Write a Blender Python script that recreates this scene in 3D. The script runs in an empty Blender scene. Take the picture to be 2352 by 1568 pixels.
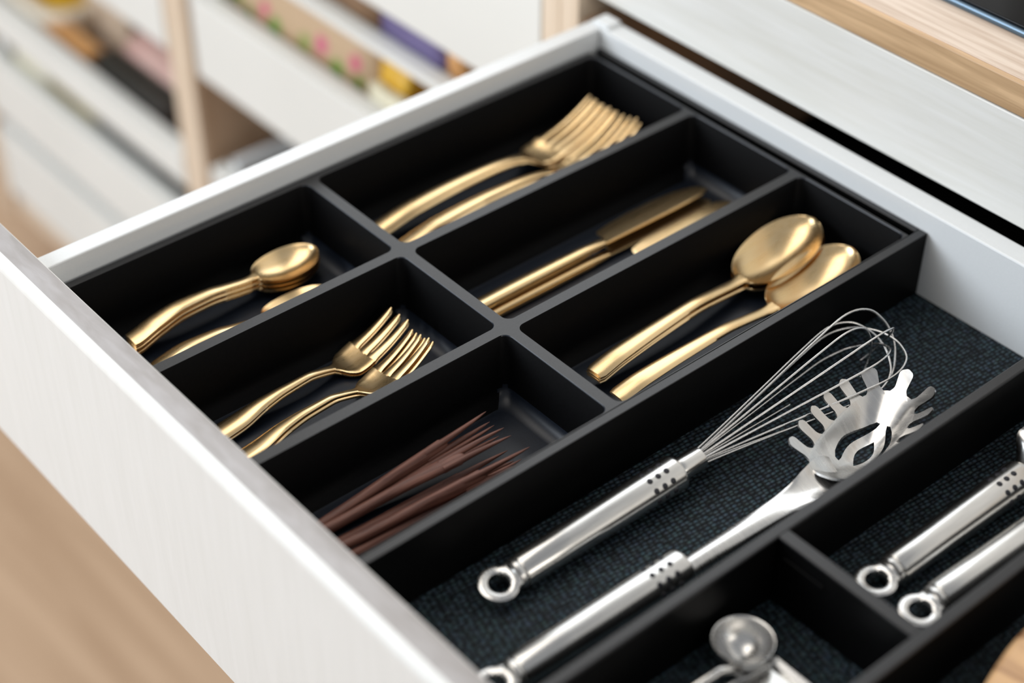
import bpy, bmesh, math, random
from math import sin, cos, pi, sqrt, radians
from mathutils import Vector, Matrix
random.seed(7)
S = bpy.context.scene
COL = S.collection

# ------------------------------------------------------------------ camera
cam = bpy.data.cameras.new('camera'); camo = bpy.data.objects.new('camera', cam); COL.objects.link(camo)
F_ = Vector((-0.58767028, 0.50114669, -0.63521306)); R_ = Vector((0.64727555, 0.76225186, 0.00254306)); U_ = Vector((-0.48546679, 0.4096634, 0.77233276))
M = Matrix((R_, U_, -F_)).transposed().to_4x4(); M.translation = Vector((0.72585565, -0.46180632, 0.57793194))
camo.matrix_world = M
cam.sensor_width = 36.0; cam.lens = 60.949; cam.clip_start = .02; cam.clip_end = 60
cam.dof.use_dof = True; cam.dof.focus_distance = .915; cam.dof.aperture_fstop = 3.0
S.camera = camo

# ------------------------------------------------------------------ world, lights, exposure
w = bpy.data.worlds.new('room_light'); S.world = w; w.use_nodes = True
w.node_tree.nodes['Background'].inputs[0].default_value = (.93, .96, 1.0, 1)
w.node_tree.nodes['Background'].inputs[1].default_value = .34
def area(name, loc, target, sx, sy, power, col):
    l = bpy.data.lights.new(name, 'AREA'); l.shape = 'RECTANGLE'; l.size = sx; l.size_y = sy; l.energy = power; l.color = col
    o = bpy.data.objects.new(name, l); COL.objects.link(o); o.location = loc
    o.rotation_euler = (Vector(target) - Vector(loc)).to_track_quat('-Z', 'Y').to_euler()
    return o
area('window_daylight', (-1.3, -2.4, 1.15), (.1, 0, 0), 1.9, 1.3, 79, (.86, .93, 1.0))
area('overhead_fill', (-.6, -.35, 1.88), (-.5, -.25, 0), 2.2, 1.3, 22, (1.0, .93, .84))  # unseen overhead fill, added to brighten upward faces and fork tines
area('right_warm_fill', (2.6, .1, .9), (.1, 0, -.05), 1.2, 1.0, 14, (1.0, .93, .84))  # unseen warm fill, added to lift the rail side facing right
area('rear_reflection_light', (-.95, .835, .98), (-.95, -3, .98), 1.62, 1.12, 9.5, (.86, .93, 1.0))  # unseen light, added so the black tops pick up a bright reflection
S.view_settings.view_transform = 'Standard'; S.view_settings.look = 'None'
S.view_settings.gamma = 1; S.view_settings.use_curve_mapping = False
S.view_settings.exposure = 0.0

# ------------------------------------------------------------------ materials
def mat(name, col, rough=.5, metal=0, spec=.5, **kw):
    m = bpy.data.materials.new(name); m.use_nodes = True
    b = m.node_tree.nodes['Principled BSDF']
    b.inputs['Base Color'].default_value = (*col, 1); b.inputs['Roughness'].default_value = rough
    b.inputs['Metallic'].default_value = metal; b.inputs['Specular IOR Level'].default_value = spec
    for k, v in kw.items(): b.inputs[k.replace('_', ' ')].default_value = v
    return m
def grain(m, c1, c2, scale=(1, 1, 1), nscale=10, detail=6, bump=0, rough_var=None, ramp=(.35, .65), coords='Object', dist=0):
    nt = m.node_tree; N = nt.nodes; L = nt.links; b = N['Principled BSDF']
    tc = N.new('ShaderNodeTexCoord'); mp = N.new('ShaderNodeMapping'); mp.inputs['Scale'].default_value = scale
    L.new(tc.outputs[coords], mp.inputs[0])
    n = N.new('ShaderNodeTexNoise'); n.inputs['Scale'].default_value = nscale; n.inputs['Detail'].default_value = detail; n.inputs['Distortion'].default_value = dist
    L.new(mp.outputs[0], n.inputs['Vector'])
    r = N.new('ShaderNodeValToRGB'); r.color_ramp.elements[0].position = ramp[0]; r.color_ramp.elements[1].position = ramp[1]
    r.color_ramp.elements[0].color = (*c1, 1); r.color_ramp.elements[1].color = (*c2, 1)
    L.new(n.outputs['Fac'], r.inputs[0]); L.new(r.outputs[0], b.inputs['Base Color'])
    if bump:
        bp = N.new('ShaderNodeBump'); bp.inputs['Strength'].default_value = bump; bp.inputs['Distance'].default_value = .0006
        L.new(n.outputs['Fac'], bp.inputs['Height']); L.new(bp.outputs[0], b.inputs['Normal'])
    if rough_var:
        mr = N.new('ShaderNodeMapRange'); mr.inputs['To Min'].default_value = rough_var[0]; mr.inputs['To Max'].default_value = rough_var[1]
        L.new(n.outputs['Fac'], mr.inputs['Value']); L.new(mr.outputs[0], b.inputs['Roughness'])
    return m
m_plastic = grain(mat('black_plastic_shaded', (.002, .002, .003), .55, spec=.08), (.0012, .0012, .0014), (.0022, .0022, .0026), nscale=900, detail=2, bump=.04)  # pocket walls: darkened copy of the black, shade put into the colour
m_rim_lit = grain(mat('black_rim_lit', (.012, .012, .013), .38, spec=.55), (.010, .010, .011), (.014, .014, .016), nscale=900, detail=2, bump=.02)  # tops: lighter copy of the black, grey reflected light put into the colour
m_floor_sheen = grain(mat('black_plastic_blue_sheen', (.006, .009, .016), .38, spec=.42), (.005, .008, .015), (.008, .012, .021), nscale=900, detail=2, bump=.02)  # pocket floors: bluish daylight reflection put into the colour
m_frame = grain(mat('black_coated_steel', (.003, .003, .003), .45, spec=.10), (.0014, .0014, .0014), (.0024, .0024, .0026), nscale=700, detail=2, bump=.04)
m_gap_shade = mat('interior_shade', (.004, .004, .004), .8, spec=.1)  # cabinet inside coloured near-black to paint the shade behind the gap
m_gold = grain(mat('brushed_gold', (.80, .55, .26), .27, 1), (.90, .64, .33), (.93, .69, .39), (60, 2, 60), 8, 3, .006, (.25, .31))
m_goldd = m_gold
m_steel = grain(mat('brushed_steel', (.70, .69, .67), .22, 1), (.66, .65, .63), (.76, .75, .73), (40, 3, 40), 14, 5, .03, (.16, .30))
m_mirror = grain(mat('polished_steel', (.72, .71, .69), .13, 1), (.68, .67, .66), (.76, .75, .73), (3, 30, 3), 12, 4, .015, (.22, .32))
m_dot = mat('black_rubber', (.012, .012, .018), .5)
m_rail = grain(mat('white_coated_steel', (.75, .77, .78), .4), (.74, .76, .77), (.76, .78, .79), nscale=900, detail=2)
m_white = grain(mat('whitewashed_wood', (.80, .79, .76), .5), (.74, .73, .68), (.83, .825, .80), (4, 60, 60), 3, 8, .35, ramp=(.25, .7), dist=.4)
m_whitev = grain(mat('whitewashed_wood_upright', (.74, .73, .70), .5), (.785, .78, .75), (.825, .82, .795), (60, 60, 5), 3, 8, .10, ramp=(.25, .7), dist=.4)
m_wedge = grain(mat('whitewashed_edge', (.66, .64, .63), .5), (.36, .335, .325), (.45, .43, .43), (14, 60, 60), 3, 8, .12, ramp=(.3, .65), dist=.5)
m_oak = grain(mat('oak', (.62, .42, .24), .5), (.42, .26, .135), (.70, .47, .27), (3, 55, 55), 3, 10, .5, ramp=(.28, .62), dist=.8)
m_oakt = grain(mat('limed_oak', (.70, .56, .44), .5), (.52, .38, .28), (.76, .63, .52), (3, 70, 70), 3, 10, .5, ramp=(.25, .6), dist=.6)
m_post = grain(mat('pale_oak_edge', (.74, .60, .45), .5), (.68, .54, .40), (.80, .67, .53), (60, 60, 3), 3, 6, .1)
m_side = grain(mat('brown_panel', (.47, .32, .21), .5), (.54, .36, .23), (.62, .43, .29), (30, 30, 3), 3, 6, .1)
m_lacq = grain(mat('white_lacquer', (.79, .80, .77), .4), (.77, .78, .75), (.81, .82, .79), nscale=4)
m_floor = grain(mat('wood_floor', (.60, .42, .28), .45), (.43, .285, .18), (.54, .375, .25), (1.2, 16, 1), 3, 8, .1, ramp=(.3, .7), dist=.6)
m_wall = grain(mat('painted_wall', (.80, .79, .76), .8), (.78, .77, .74), (.82, .81, .78), nscale=20)
m_glass = mat('hob_glass', (.003, .003, .004), .12, spec=.10)
m_hobrim = mat('blue_grey_rim', (.10, .15, .20), .3, .6)
m_cream = grain(mat('cream_ceramic', (.82, .72, .58), .3), (.80, .70, .56), (.85, .76, .62), nscale=8)
m_yellow = grain(mat('yellow_filling', (.80, .46, .03), .5), (.76, .42, .02), (.85, .52, .05), nscale=30)
m_orange = grain(mat('orange_wicker', (.62, .30, .10), .6), (.50, .23, .07), (.74, .40, .16), (5, 5, 60), 4)
m_tan = grain(mat('tan_card', (.58, .44, .32), .6), (.55, .41, .29), (.62, .48, .35), nscale=12)
m_pink = grain(mat('pink_packet', (.74, .47, .41), .5), (.70, .42, .37), (.78, .55, .48), nscale=9)
m_dark = grain(mat('charcoal_box', (.035, .035, .03), .5), (.02, .022, .018), (.06, .055, .05), nscale=12)
m_olive = grain(mat('olive_packet', (.42, .32, .10), .5), (.22, .16, .03), (.42, .35, .14), nscale=14)
m_pale = grain(mat('pale_yellow_packet', (.78, .72, .52), .5), (.76, .70, .50), (.80, .75, .60), nscale=14)
m_purple = grain(mat('purple_packet', (.13, .10, .24), .5), (.11, .08, .20), (.17, .14, .30), nscale=14)
m_brownb = grain(mat('brown_packet', (.20, .11, .06), .5), (.15, .08, .04), (.26, .15, .08), nscale=14)
m_green = grain(mat('green_packet', (.08, .16, .03), .5), (.06, .12, .02), (.12, .22, .05), nscale=14)
m_board = grain(mat('olive_wood', (.50, .28, .12), .45), (.20, .08, .03), (.62, .37, .18), (4, 22, 4), 2.2, 6, .1, ramp=(.30, .48), dist=1.8)

# dark walnut of the little forks: fine streaks along their length
m_walnut = grain(mat('dark_walnut', (.16, .065, .045), .5), (.075, .026, .018), (.21, .088, .062), (150, 9, 150), 4, 8, .7, (.42, .62), ramp=(.3, .68), dist=.5)

# woven drawer mat: rows of small raised loops
def make_mat_material():
    m = mat('woven_mat', (.02, .03, .04), .6, spec=.22); nt = m.node_tree; N = nt.nodes; L = nt.links; b = N['Principled BSDF']
    tc = N.new('ShaderNodeTexCoord'); mp = N.new('ShaderNodeMapping'); mp.inputs['Rotation'].default_value = (0, 0, radians(9)); mp.inputs['Scale'].default_value = (430, 290, 1)
    L.new(tc.outputs['Object'], mp.inputs[0])
    v = N.new('ShaderNodeTexVoronoi'); v.inputs['Scale'].default_value = 1.0; v.inputs['Randomness'].default_value = .36
    L.new(mp.outputs[0], v.inputs['Vector'])
    r = N.new('ShaderNodeValToRGB'); r.color_ramp.elements[0].position = .05; r.color_ramp.elements[1].position = .55
    r.color_ramp.elements[0].color = (.070, .115, .145, 1); r.color_ramp.elements[1].color = (.003, .006, .009, 1)
    L.new(v.outputs['Distance'], r.inputs[0])
    n = N.new('ShaderNodeTexNoise'); n.inputs['Scale'].default_value = 300; L.new(tc.outputs['Object'], n.inputs['Vector'])
    mx = N.new('ShaderNodeMix'); mx.data_type = 'RGBA'; mx.blend_type = 'MULTIPLY'; mx.inputs[0].default_value = .5
    L.new(r.outputs[0], mx.inputs[6]); L.new(n.outputs['Color'], mx.inputs[7]); L.new(mx.outputs[2], b.inputs['Base Color'])
    bp = N.new('ShaderNodeBump'); bp.invert = True; bp.inputs['Strength'].default_value = 1; bp.inputs['Distance'].default_value = .0012
    L.new(v.outputs['Distance'], bp.inputs['Height']); L.new(bp.outputs[0], b.inputs['Normal'])
    return m
m_mat = make_mat_material()

def make_print_material():   # kraft paper printed with pink flowers and green leaves
    m = mat('flower_print_paper', (.62, .45, .28), .6); nt = m.node_tree; N = nt.nodes; L = nt.links; b = N['Principled BSDF']
    tc = N.new('ShaderNodeTexCoord'); cur = None
    spots = [(-.541, -.192, .012, (.18, .36, .05)), (-.495, -.192, .010, (.66, .15, .22)), (-.477, -.203, .013, (.16, .33, .05)),
             (-.43, -.198, .011, (.30, .36, .10)), (-.406, -.190, .011, (.66, .15, .24)), (-.382, -.204, .012, (.18, .34, .05)),
             (-.358, -.188, .010, (.66, .14, .22)), (-.352, -.204, .009, (.16, .30, .04)), (-.52, -.205, .008, (.1, .25, .03))]
    for x, z, rr, c in spots:
        sub = N.new('ShaderNodeVectorMath'); sub.operation = 'SUBTRACT'; sub.inputs[1].default_value = (x, 0, z)
        mul = N.new('ShaderNodeVectorMath'); mul.operation = 'MULTIPLY'; mul.inputs[1].default_value = (1, 0, 1)
        ln = N.new('ShaderNodeVectorMath'); ln.operation = 'LENGTH'
        L.new(tc.outputs['Object'], sub.inputs[0]); L.new(sub.outputs[0], mul.inputs[0]); L.new(mul.outputs[0], ln.inputs[0])
        mr = N.new('ShaderNodeMapRange'); mr.inputs['From Min'].default_value = rr; mr.inputs['From Max'].default_value = rr * .6
        L.new(ln.outputs['Value'], mr.inputs['Value'])
        mx = N.new('ShaderNodeMix'); mx.data_type = 'RGBA'; mx.inputs[7].default_value = (*c, 1)
        L.new(mr.outputs[0], mx.inputs[0])
        if cur is None: mx.inputs[6].default_value = (.60, .42, .26, 1)
        else: L.new(cur, mx.inputs[6])
        cur = mx.outputs[2]
    L.new(cur, b.inputs['Base Color']); return m
m_print = make_print_material()

# ------------------------------------------------------------------ helpers
def link(name, me, m, parent=None, smooth=False):
    o = bpy.data.objects.new(name, me); COL.objects.link(o)
    if m: me.materials.append(m)
    if smooth: me.polygons.foreach_set('use_smooth', [True] * len(me.polygons))
    if parent: o.parent = parent
    return o
def from_bm(name, bm, m, parent=None, smooth=False):
    bmesh.ops.recalc_face_normals(bm, faces=bm.faces)
    me = bpy.data.meshes.new(name); bm.to_mesh(me); bm.free()
    return link(name, me, m, parent, smooth)
def from_vf(name, v, f, m, parent=None, smooth=True, sharp=50):
    bm = bmesh.new(); vs = [bm.verts.new(p) for p in v]
    for q in f:
        try: bm.faces.new([vs[i] for i in q])
        except ValueError: pass
    o = from_bm(name, bm, m, parent, smooth)
    if smooth and sharp: o.data.set_sharp_from_angle(angle=radians(sharp))
    return o
def tag(o, label, cat, group=None):
    o['label'] = label; o['category'] = cat
    if group: o['group'] = group
    return o
def thing(name, label, cat, loc=(0, 0, 0), rot=(0, 0, 0), group=None):
    o = bpy.data.objects.new(name, None); COL.objects.link(o); o.empty_display_size = .02
    o.location = loc; o.rotation_euler = rot
    return tag(o, label, cat, group)
def struct(o): o['kind'] = 'structure'; return o
def world_of(o):
    d = Vector((0, 0, 0))
    while o: d += o.location; o = o.parent
    return d
def part(name, parent, loc, label=None):      # an Empty that gathers the pieces of a part
    o = bpy.data.objects.new(name, None); COL.objects.link(o); o.empty_display_size = .02
    o.parent = parent; o.location = Vector(loc) - world_of(parent)
    if label: o['label'] = label
    return o
def box(name, x0, x1, y0, y1, z0, z1, m, parent=None, bev=.0006, seg=2):
    """box given in world coordinates; under an (unrotated) parent it is shifted back by the parent's place"""
    d = world_of(parent)
    bm = bmesh.new(); bmesh.ops.create_cube(bm, size=1)
    for v in bm.verts:
        v.co = Vector(((x0 + x1) / 2 + v.co.x * (x1 - x0), (y0 + y1) / 2 + v.co.y * (y1 - y0), (z0 + z1) / 2 + v.co.z * (z1 - z0))) - d
    if bev: bmesh.ops.bevel(bm, geom=list(bm.edges), offset=bev, segments=seg, affect='EDGES', profile=.5)
    return from_bm(name, bm, m, parent)
def wbox(name, *a, **k):      # same, but vertex coordinates stay in world space (for materials laid out in place)
    return box(name, *a, **k)
def loft(rings, cap=True):
    v = []; f = []; n = len(rings[0])
    for r in rings: v += [tuple(p) for p in r]
    for i in range(len(rings) - 1):
        for j in range(n):
            k = (j + 1) % n
            f.append((i * n + j, i * n + k, (i + 1) * n + k, (i + 1) * n + j))
    if cap: f.append(tuple(range(n))); f.append(tuple((len(rings) - 1) * n + j for j in range(n)))
    return v, f
def merge(*vf):
    V = []; Fs = []
    for v, f in vf:
        o = len(V); V += v; Fs += [tuple(i + o for i in q) for q in f]
    return V, Fs
def resample(st, m):
    """smooth (monotone cubic) interpolation of a table of stations (first column = position)"""
    xs = [s[0] for s in st]; out = []; nc = len(st[0])
    cols = []
    for c in range(nc):
        ys = [s[c] for s in st]; n = len(xs); d = [(ys[i + 1] - ys[i]) / (xs[i + 1] - xs[i]) for i in range(n - 1)]
        t = [d[0]] + [0 if d[i - 1] * d[i] <= 0 else 2 * d[i - 1] * d[i] / (d[i - 1] + d[i]) for i in range(1, n - 1)] + [d[-1]]
        cols.append((ys, t))
    L = xs[-1] - xs[0]
    for k in range(m + 1):
        x = xs[0] + L * k / m; i = max(j for j in range(len(xs) - 1) if xs[j] <= x + 1e-12)
        h = xs[i + 1] - xs[i]; u = (x - xs[i]) / h; row = []
        for ys, t in cols:
            row.append((1 + 2 * u) * (1 - u) ** 2 * ys[i] + u * (1 - u) ** 2 * h * t[i] + u * u * (3 - 2 * u) * ys[i + 1] + u * u * (u - 1) * h * t[i + 1])
        row[0] = x; out.append(row)
    return out
def strip(rows, n=10, t=.0015, edge=.3, upright=False):
    """rows of (y, z, halfwidth, sag, x0[, thick]); sag>0 hollows the top; returns a closed metal strip"""
    rings = []
    for i, r in enumerate(rows):
        y, z, hw, sag, x0 = r[:5]; th = r[5] if len(r) > 5 else t
        a = rows[max(i - 1, 0)]; b = rows[min(i + 1, len(rows) - 1)]
        T = Vector((0, b[0] - a[0], b[1] - a[1])).normalized(); Nn = Vector((0, 0, 1)) if upright else Vector((0, -T.z, T.y))
        c = Vector((x0, y, z)); hw = max(hw, .0001); top = []; bot = []
        for j in range(n + 1):
            u = -1 + 2 * j / n; e = edge * th if j in (0, n) else 0
            p = c + Vector((hw * u, 0, 0)) + Nn * (sag * u * u)
            top.append(p - Nn * e); bot.append(p - Nn * (th - e))
        rings.append(top + bot[::-1])
    return loft(rings)
def tube(pts, rad, n=10, closed=False, flat=1.0):
    """round wire through points"""
    rings = []; m = len(pts); P = [Vector(p) for p in pts]
    up = Vector((0, 0, 1)); prev = None
    for i in range(m):
        if closed: T = (P[(i + 1) % m] - P[i - 1]).normalized()
        else: T = (P[min(i + 1, m - 1)] - P[max(i - 1, 0)]).normalized()
        if prev is None:
            A = T.cross(up); A = A.normalized() if A.length > 1e-4 else T.cross(Vector((1, 0, 0))).normalized()
        else: A = (prev - T * prev.dot(T)).normalized()
        prev = A; B = T.cross(A); r = rad[i] if isinstance(rad, (list, tuple)) else rad
        rings.append([P[i] + A * (r * cos(2 * pi * k / n)) + B * (r * flat * sin(2 * pi * k / n)) for k in range(n)])
    if closed:
        v, f = loft(rings, False)
        o = (m - 1) * n
        f += [(o + j, o + (j + 1) % n, (j + 1) % n, j) for j in range(n)]
        return v, f
    return loft(rings)
def lathe_y(prof, n=28, sx=1.0, sz=1.0, z0=0, x0=0):
    return loft([[(x0 + r * sx * cos(2 * pi * k / n), y, z0 + r * sz * sin(2 * pi * k / n)) for k in range(n)] for y, r in prof])
def copy_thing(src, loc, rot, label, group=None):
    r = src.copy(); COL.objects.link(r); r.location = loc; r.rotation_euler = rot; r['label'] = label
    if group: r['group'] = group
    for ch in list(src.children):
        c = ch.copy(); COL.objects.link(c); c.parent = r
        for g in list(ch.children):
            d = g.copy(); COL.objects.link(d); d.parent = c
    return r
def bool_cut(o, cutters):
    for c in cutters:
        md = o.modifiers.new('b', 'BOOLEAN'); md.operation = 'DIFFERENCE'; md.solver = 'EXACT'; md.object = c
    bpy.context.view_layer.update()
    dg = bpy.context.evaluated_depsgraph_get(); me = bpy.data.meshes.new_from_object(o.evaluated_get(dg))
    o.modifiers.clear(); o.data = me
    for c in cutters: bpy.data.objects.remove(c)

# ================================================================== SETTING
FZ = -.82
struct(box('floor', -4, 3, -3.2, .86, FZ - .05, FZ, m_floor, bev=0))
struct(box('wall_back', -4, 3, .86, .94, FZ, 1.9, m_wall, bev=0))
struct(box('wall_left', -4.08, -4, -3.2, .94, FZ, 1.9, m_wall, bev=0))

WX0, WX1, WZ0, WZ1 = -1.80, -.10, .38, 1.58
wn = bpy.data.objects.new('added_window_1', None); COL.objects.link(wn); wn.location = (-.95, .85, .98); struct(wn)  # unseen window, added to go with the rear reflection light
for a in ((WX0, WX1, WZ0 - .03, WZ0), (WX0, WX1, WZ1, WZ1 + .03), (WX0 - .03, WX0, WZ0 - .03, WZ1 + .03), (WX1, WX1 + .03, WZ0 - .03, WZ1 + .03)):
    box('added_window_frame', a[0], a[1], .82, .8599, a[2], a[3], m_lacq, wn, .002)

# ================================================================== NEIGHBOUR CABINETS (background left)
CY = .25     # plane of the cabinet fronts
# --- cabinet right of the tall left one: holds three white drawers
c1 = thing('base_cabinet', 'pale oak cabinet with brown inside and open white drawers, nearest the cutlery drawer', 'cabinet', (-.33, .53, FZ))
box('side_panel', -.0775, -.060, CY, .82, FZ + .08, .083, m_post, c1)
box('side_panel', -.606, -.588, CY, .82, FZ + .08, .083, m_post, c1)
box('lining', -.588, -.5865, CY + .004, .80, FZ + .10, .07, m_side, c1)['label'] = 'brown inner side face'
box('back_panel', -.588, -.0775, .80, .82, FZ + .08, .083, m_side, c1)
box('bottom_panel', -.588, -.0775, CY + .01, .80, FZ + .08, FZ + .10, m_post, c1)
box('plinth', -.606, -.060, CY + .05, .80, FZ, FZ + .08, m_lacq, c1)

def drawer_box(cab, label, x0, x1, z0, z1, depth, zfl, rim=True, yfront=CY, side_h=.06, bt=.004):
    d = part('drawer', cab, ((x0 + x1) / 2, yfront + .2, zfl), label)
    box('front_panel', x0, x1, yfront, yfront + .018, z0, z1, m_lacq, d, .0015)
    box('side_rail', x0 + .012, x0 + .024, yfront + .018, yfront + depth, zfl, zfl + side_h, m_rail, d)
    box('side_rail', x1 - .024, x1 - .012, yfront + .018, yfront + depth, zfl, zfl + side_h, m_rail, d)
    box('back_panel', x0 + .024, x1 - .024, yfront + depth - .014, yfront + depth, zfl, zfl + side_h, m_rail, d)
    box('base', x0 + .012, x1 - .012, yfront + .018, yfront + depth, zfl - bt, zfl, m_rail, d)
    return d
drawer_box(c1, 'tall blank white drawer closed at the top of the neighbouring cabinet', -.576, -.0795, -.089, .070, .45, -.084)
drawer_box(c1, 'shallow white drawer with a narrow front strip between two gaps', -.576, -.0795, -.132, -.125, .45, -.1275, side_h=.014, bt=.003)
drawer_box(c1, 'white drawer holding the flower-printed paper pack', -.576, -.0795, -.286, -.197, .45, -.278, side_h=.09)
drawer_box(c1, 'lowest white drawer under the brown gap, its rim beside the cutlery drawer', -.576, -.0795, -.62, -.392, .45, -.43, side_h=.046)

# items in the flower pack drawer
def pack(name, label, x0, x1, y0, y1, z0, z1, m, cat='packet', puff=.004):
    d = Vector((((x0 + x1) / 2), (y0 + y1) / 2, z0)); nx, ny, nz = 10, 4, 6; bm = bmesh.new()
    bmesh.ops.create_cube(bm, size=1); bmesh.ops.subdivide_edges(bm, edges=bm.edges, cuts=5, use_grid_fill=True)
    for v in bm.verts:
        u, vv, ww = v.co.x * 2, v.co.y * 2, v.co.z * 2
        s = 1 + puff / max(y1 - y0, .01) * 2 * (1 - u * u) * (1 - ww * ww)
        taper = 1 - .35 * max(0, ww) ** 3
        v.co = Vector(((x0 + x1) / 2 + v.co.x * (x1 - x0) + .0015 * sin(9 * ww + 5 * u), (y0 + y1) / 2 + v.co.y * (y1 - y0) * s * taper, (z0 + z1) / 2 + v.co.z * (z1 - z0) + .0012 * sin(7 * u)))
        if m is not m_print: v.co -= d
    o = from_bm(name, bm, m, None, True)
    if m is not m_print: o.location = d
    return tag(o, label, cat)
pack('paper_packet', 'kraft paper packet printed with pink flowers and green leaves', -.558, -.330, .283, .345, -.277, -.158, m_print)
pack('food_packet', 'yellow topped packet at the right end of the flower-printed one', -.326, -.287, .284, .33, -.277, -.166, m_yellow)
pack('food_packet', 'pale cream and yellow packet in front of the yellow topped one', -.322, -.262, .270, .282, -.277, -.186, m_pale, puff=.001)
pack('food_packet', 'dusky pink packet partly hidden by the cutlery drawer edge', -.258, -.19, .284, .33, -.277, -.170, m_pink)
# items in the shallow strip drawer
pack('food_packet', 'brown and green packet in the narrow gap, left of the purple one', -.46, -.302, .2703, .32, -.1272, -.096, m_brownb)
pack('food_packet', 'purple packet in the narrow gap between two white drawers', -.298, -.216, .2703, .32, -.1272, -.096, m_purple)
pack('food_packet', 'small orange packet at the right end of the narrow gap', -.2115, -.190, .2703, .32, -.1272, -.096, m_orange)

# --- tall left cabinet
c2 = thing('base_cabinet', 'far left cabinet with pale oak edge and four white drawer fronts', 'cabinet', (-.87, .53, FZ))
box('side_panel', -.628, -.607, CY, .82, FZ + .08, .083, m_post, c2)
box('side_panel', -1.135, -1.117, CY, .82, FZ + .08, .083, m_post, c2)
box('lining', -1.117, -1.1155, CY + .004, .80, FZ + .1, .07, m_side, c2)['label'] = 'brown inner side face'
box('back_panel', -1.117, -.628, .80, .82, FZ + .08, .083, m_side, c2)
box('bottom_panel', -1.117, -.628, CY + .01, .80, FZ + .08, FZ + .10, m_post, c2)
box('plinth', -1.135, -.607, CY + .06, .80, FZ, FZ + .08, m_post, c2)
drawer_box(c2, 'white drawer front at the upper edge beside the oak post, above the pink packet', -1.112, -.632, -.283, -.09, .45, -.278)
drawer_box(c2, 'white drawer with a low front, holding the cream bowl and dark box', -1.112, -.632, -.447, -.406, .45, -.442, side_h=.045)
drawer_box(c2, 'white drawer with items showing in a long narrow slot', -1.112, -.632, -.577, -.491, .45, -.57, side_h=.095)
drawer_box(c2, 'bottommost white drawer front above the floor at far left', -1.112, -.632, -.700, -.598, .45, -.68)

# square dish with yellow filling
def rrect(x0, x1, y0, y1, r, z, k=6):
    p = []
    for cx, cy, a0 in ((x1 - r, y1 - r, 0), (x0 + r, y1 - r, pi / 2), (x0 + r, y0 + r, pi), (x1 - r, y0 + r, 1.5 * pi)):
        for i in range(k + 1):
            a = a0 + pi / 2 * i / k; p.append((cx + r * cos(a), cy + r * sin(a), z))
    return p
def dish():
    b = thing('baking_dish', 'cream rounded dish with a thick rim and bright yellow contents', 'dish', (-1.022, .347, -.4418))
    h = .074
    ring = lambda e, z, r: rrect(-e, e, -e, e, r, z, 8)
    from_vf('body', *loft([ring(h - .020, 0, .020), ring(h - .014, .001, .024), ring(h - .003, .030, .034), ring(h, .042, .036), ring(h - .002, .0452, .035), ring(h - .010, .0462, .030), ring(h - .016, .0445, .026), ring(h - .020, .036, .024), ring(h - .026, .012, .022)]), m_cream, b)
    from_vf('filling', *loft([ring(h - .0185, .034, .0245), ring(h - .0180, .0385, .025), ring(h - .030, .0405, .02), ring(.004, .0410, .0035)]), m_yellow, b)['label'] = 'bright yellow contents'
dish()
bx = thing('storage_box', 'dark charcoal box standing beside the oak post', 'box', (-.79, .305, -.4415))
box('body', -.853, -.712, .276, .304, -.4415, -.408, m_dark, bx, .002)
box('lid', -.855, -.710, .274, .306, -.408, -.398, m_dark, bx, .002)
bk = thing('basket', 'orange woven basket behind the low white drawer front', 'basket', (-.93, .300, -.4415))
for k in range(5): box('band', -.994, -.874, .278, .300, -.4415 + k * .0072, -.4415 + k * .0072 + .0062, m_orange, bk, .002)
pack('food_packet', 'pink packet lying behind the dark charcoal box', -.852, -.652, .3085, .42, -.4415, -.388, m_pink, puff=.004)
pack('food_packet', 'tan cardboard packet behind the orange basket', -.97, -.872, .332, .345, -.4415, -.372, m_tan, puff=.001)
# in the slot drawer
pack('food_packet', 'olive and gold packet in the long slot, left of the dark one', -.99, -.882, .275, .33, -.5695, -.472, m_olive)
pack('food_packet', 'dark green packet at the right end of the long slot', -.877, -.745, .275, .33, -.5695, -.482, m_dark)
pack('food_packet', 'pale yellow packet in the left part of the long slot', -1.078, -.995, .275, .33, -.5695, -.472, m_pale)
pack('food_packet', 'small brown packet at the far left end of the long slot', -1.094, -1.082, .278, .32, -.5695, -.475, m_brownb, puff=.001)

# ================================================================== THE CABINET OF THE CUTLERY DRAWER
c3 = thing('base_cabinet', 'whitewashed cabinet whose wide drawer of cutlery stands open in the foreground', 'cabinet', (.34, .53, FZ))
box('side_panel', -.0595, -.041, CY, .82, FZ + .08, .083, m_post, c3)
box('lining', -.041, -.0395, CY + .004, .80, FZ + .10, .0, m_side, c3)['label'] = 'brown inner side face'
box('side_panel', .760, .778, CY, .82, FZ + .08, .083, m_post, c3)
box('back_panel', -.041, .76, .80, .82, FZ + .08, .083, m_gap_shade, c3)
box('top_panel', -.041, .76, .277, .80, .060, .0825, m_gap_shade, c3)['label'] = 'panel under the worktop, shade painted into its colour'
box('bottom_panel', -.041, .76, CY + .05, .80, -.20, -.18, m_gap_shade, c3)
box('fascia', -.041, .778, .258, .276, .0185, .0825, m_white, c3, .0008)['label'] = 'whitewashed board above the drawer opening'
box('plinth', -.0595, .778, CY + .06, .80, FZ, FZ + .08, m_lacq, c3)
wt = thing('worktop', 'oak worktop edge above the whitewashed fascia board', 'worktop', (.35, .55, .083))
box('front_edging', -1.14, .90, .258, .262, .0832, .1018, m_oak, wt, .0007)['label'] = 'honey oak front edge'
box('slab', -1.14, .90, .262, .86, .0832, .102, m_oakt, wt, .0004)['label'] = 'limed pale oak top'
hob = thing('hob', 'black glass hob with a blue-grey rim set on the oak worktop', 'hob', (.50, .55, .102))
box('rim', .20, .80, .2975, .80, .1021, .1060, m_hobrim, hob, .0012)
box('glass_plate', .2025, .7975, .3000, .7975, .1058, .1078, m_glass, hob, .0006)

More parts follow.
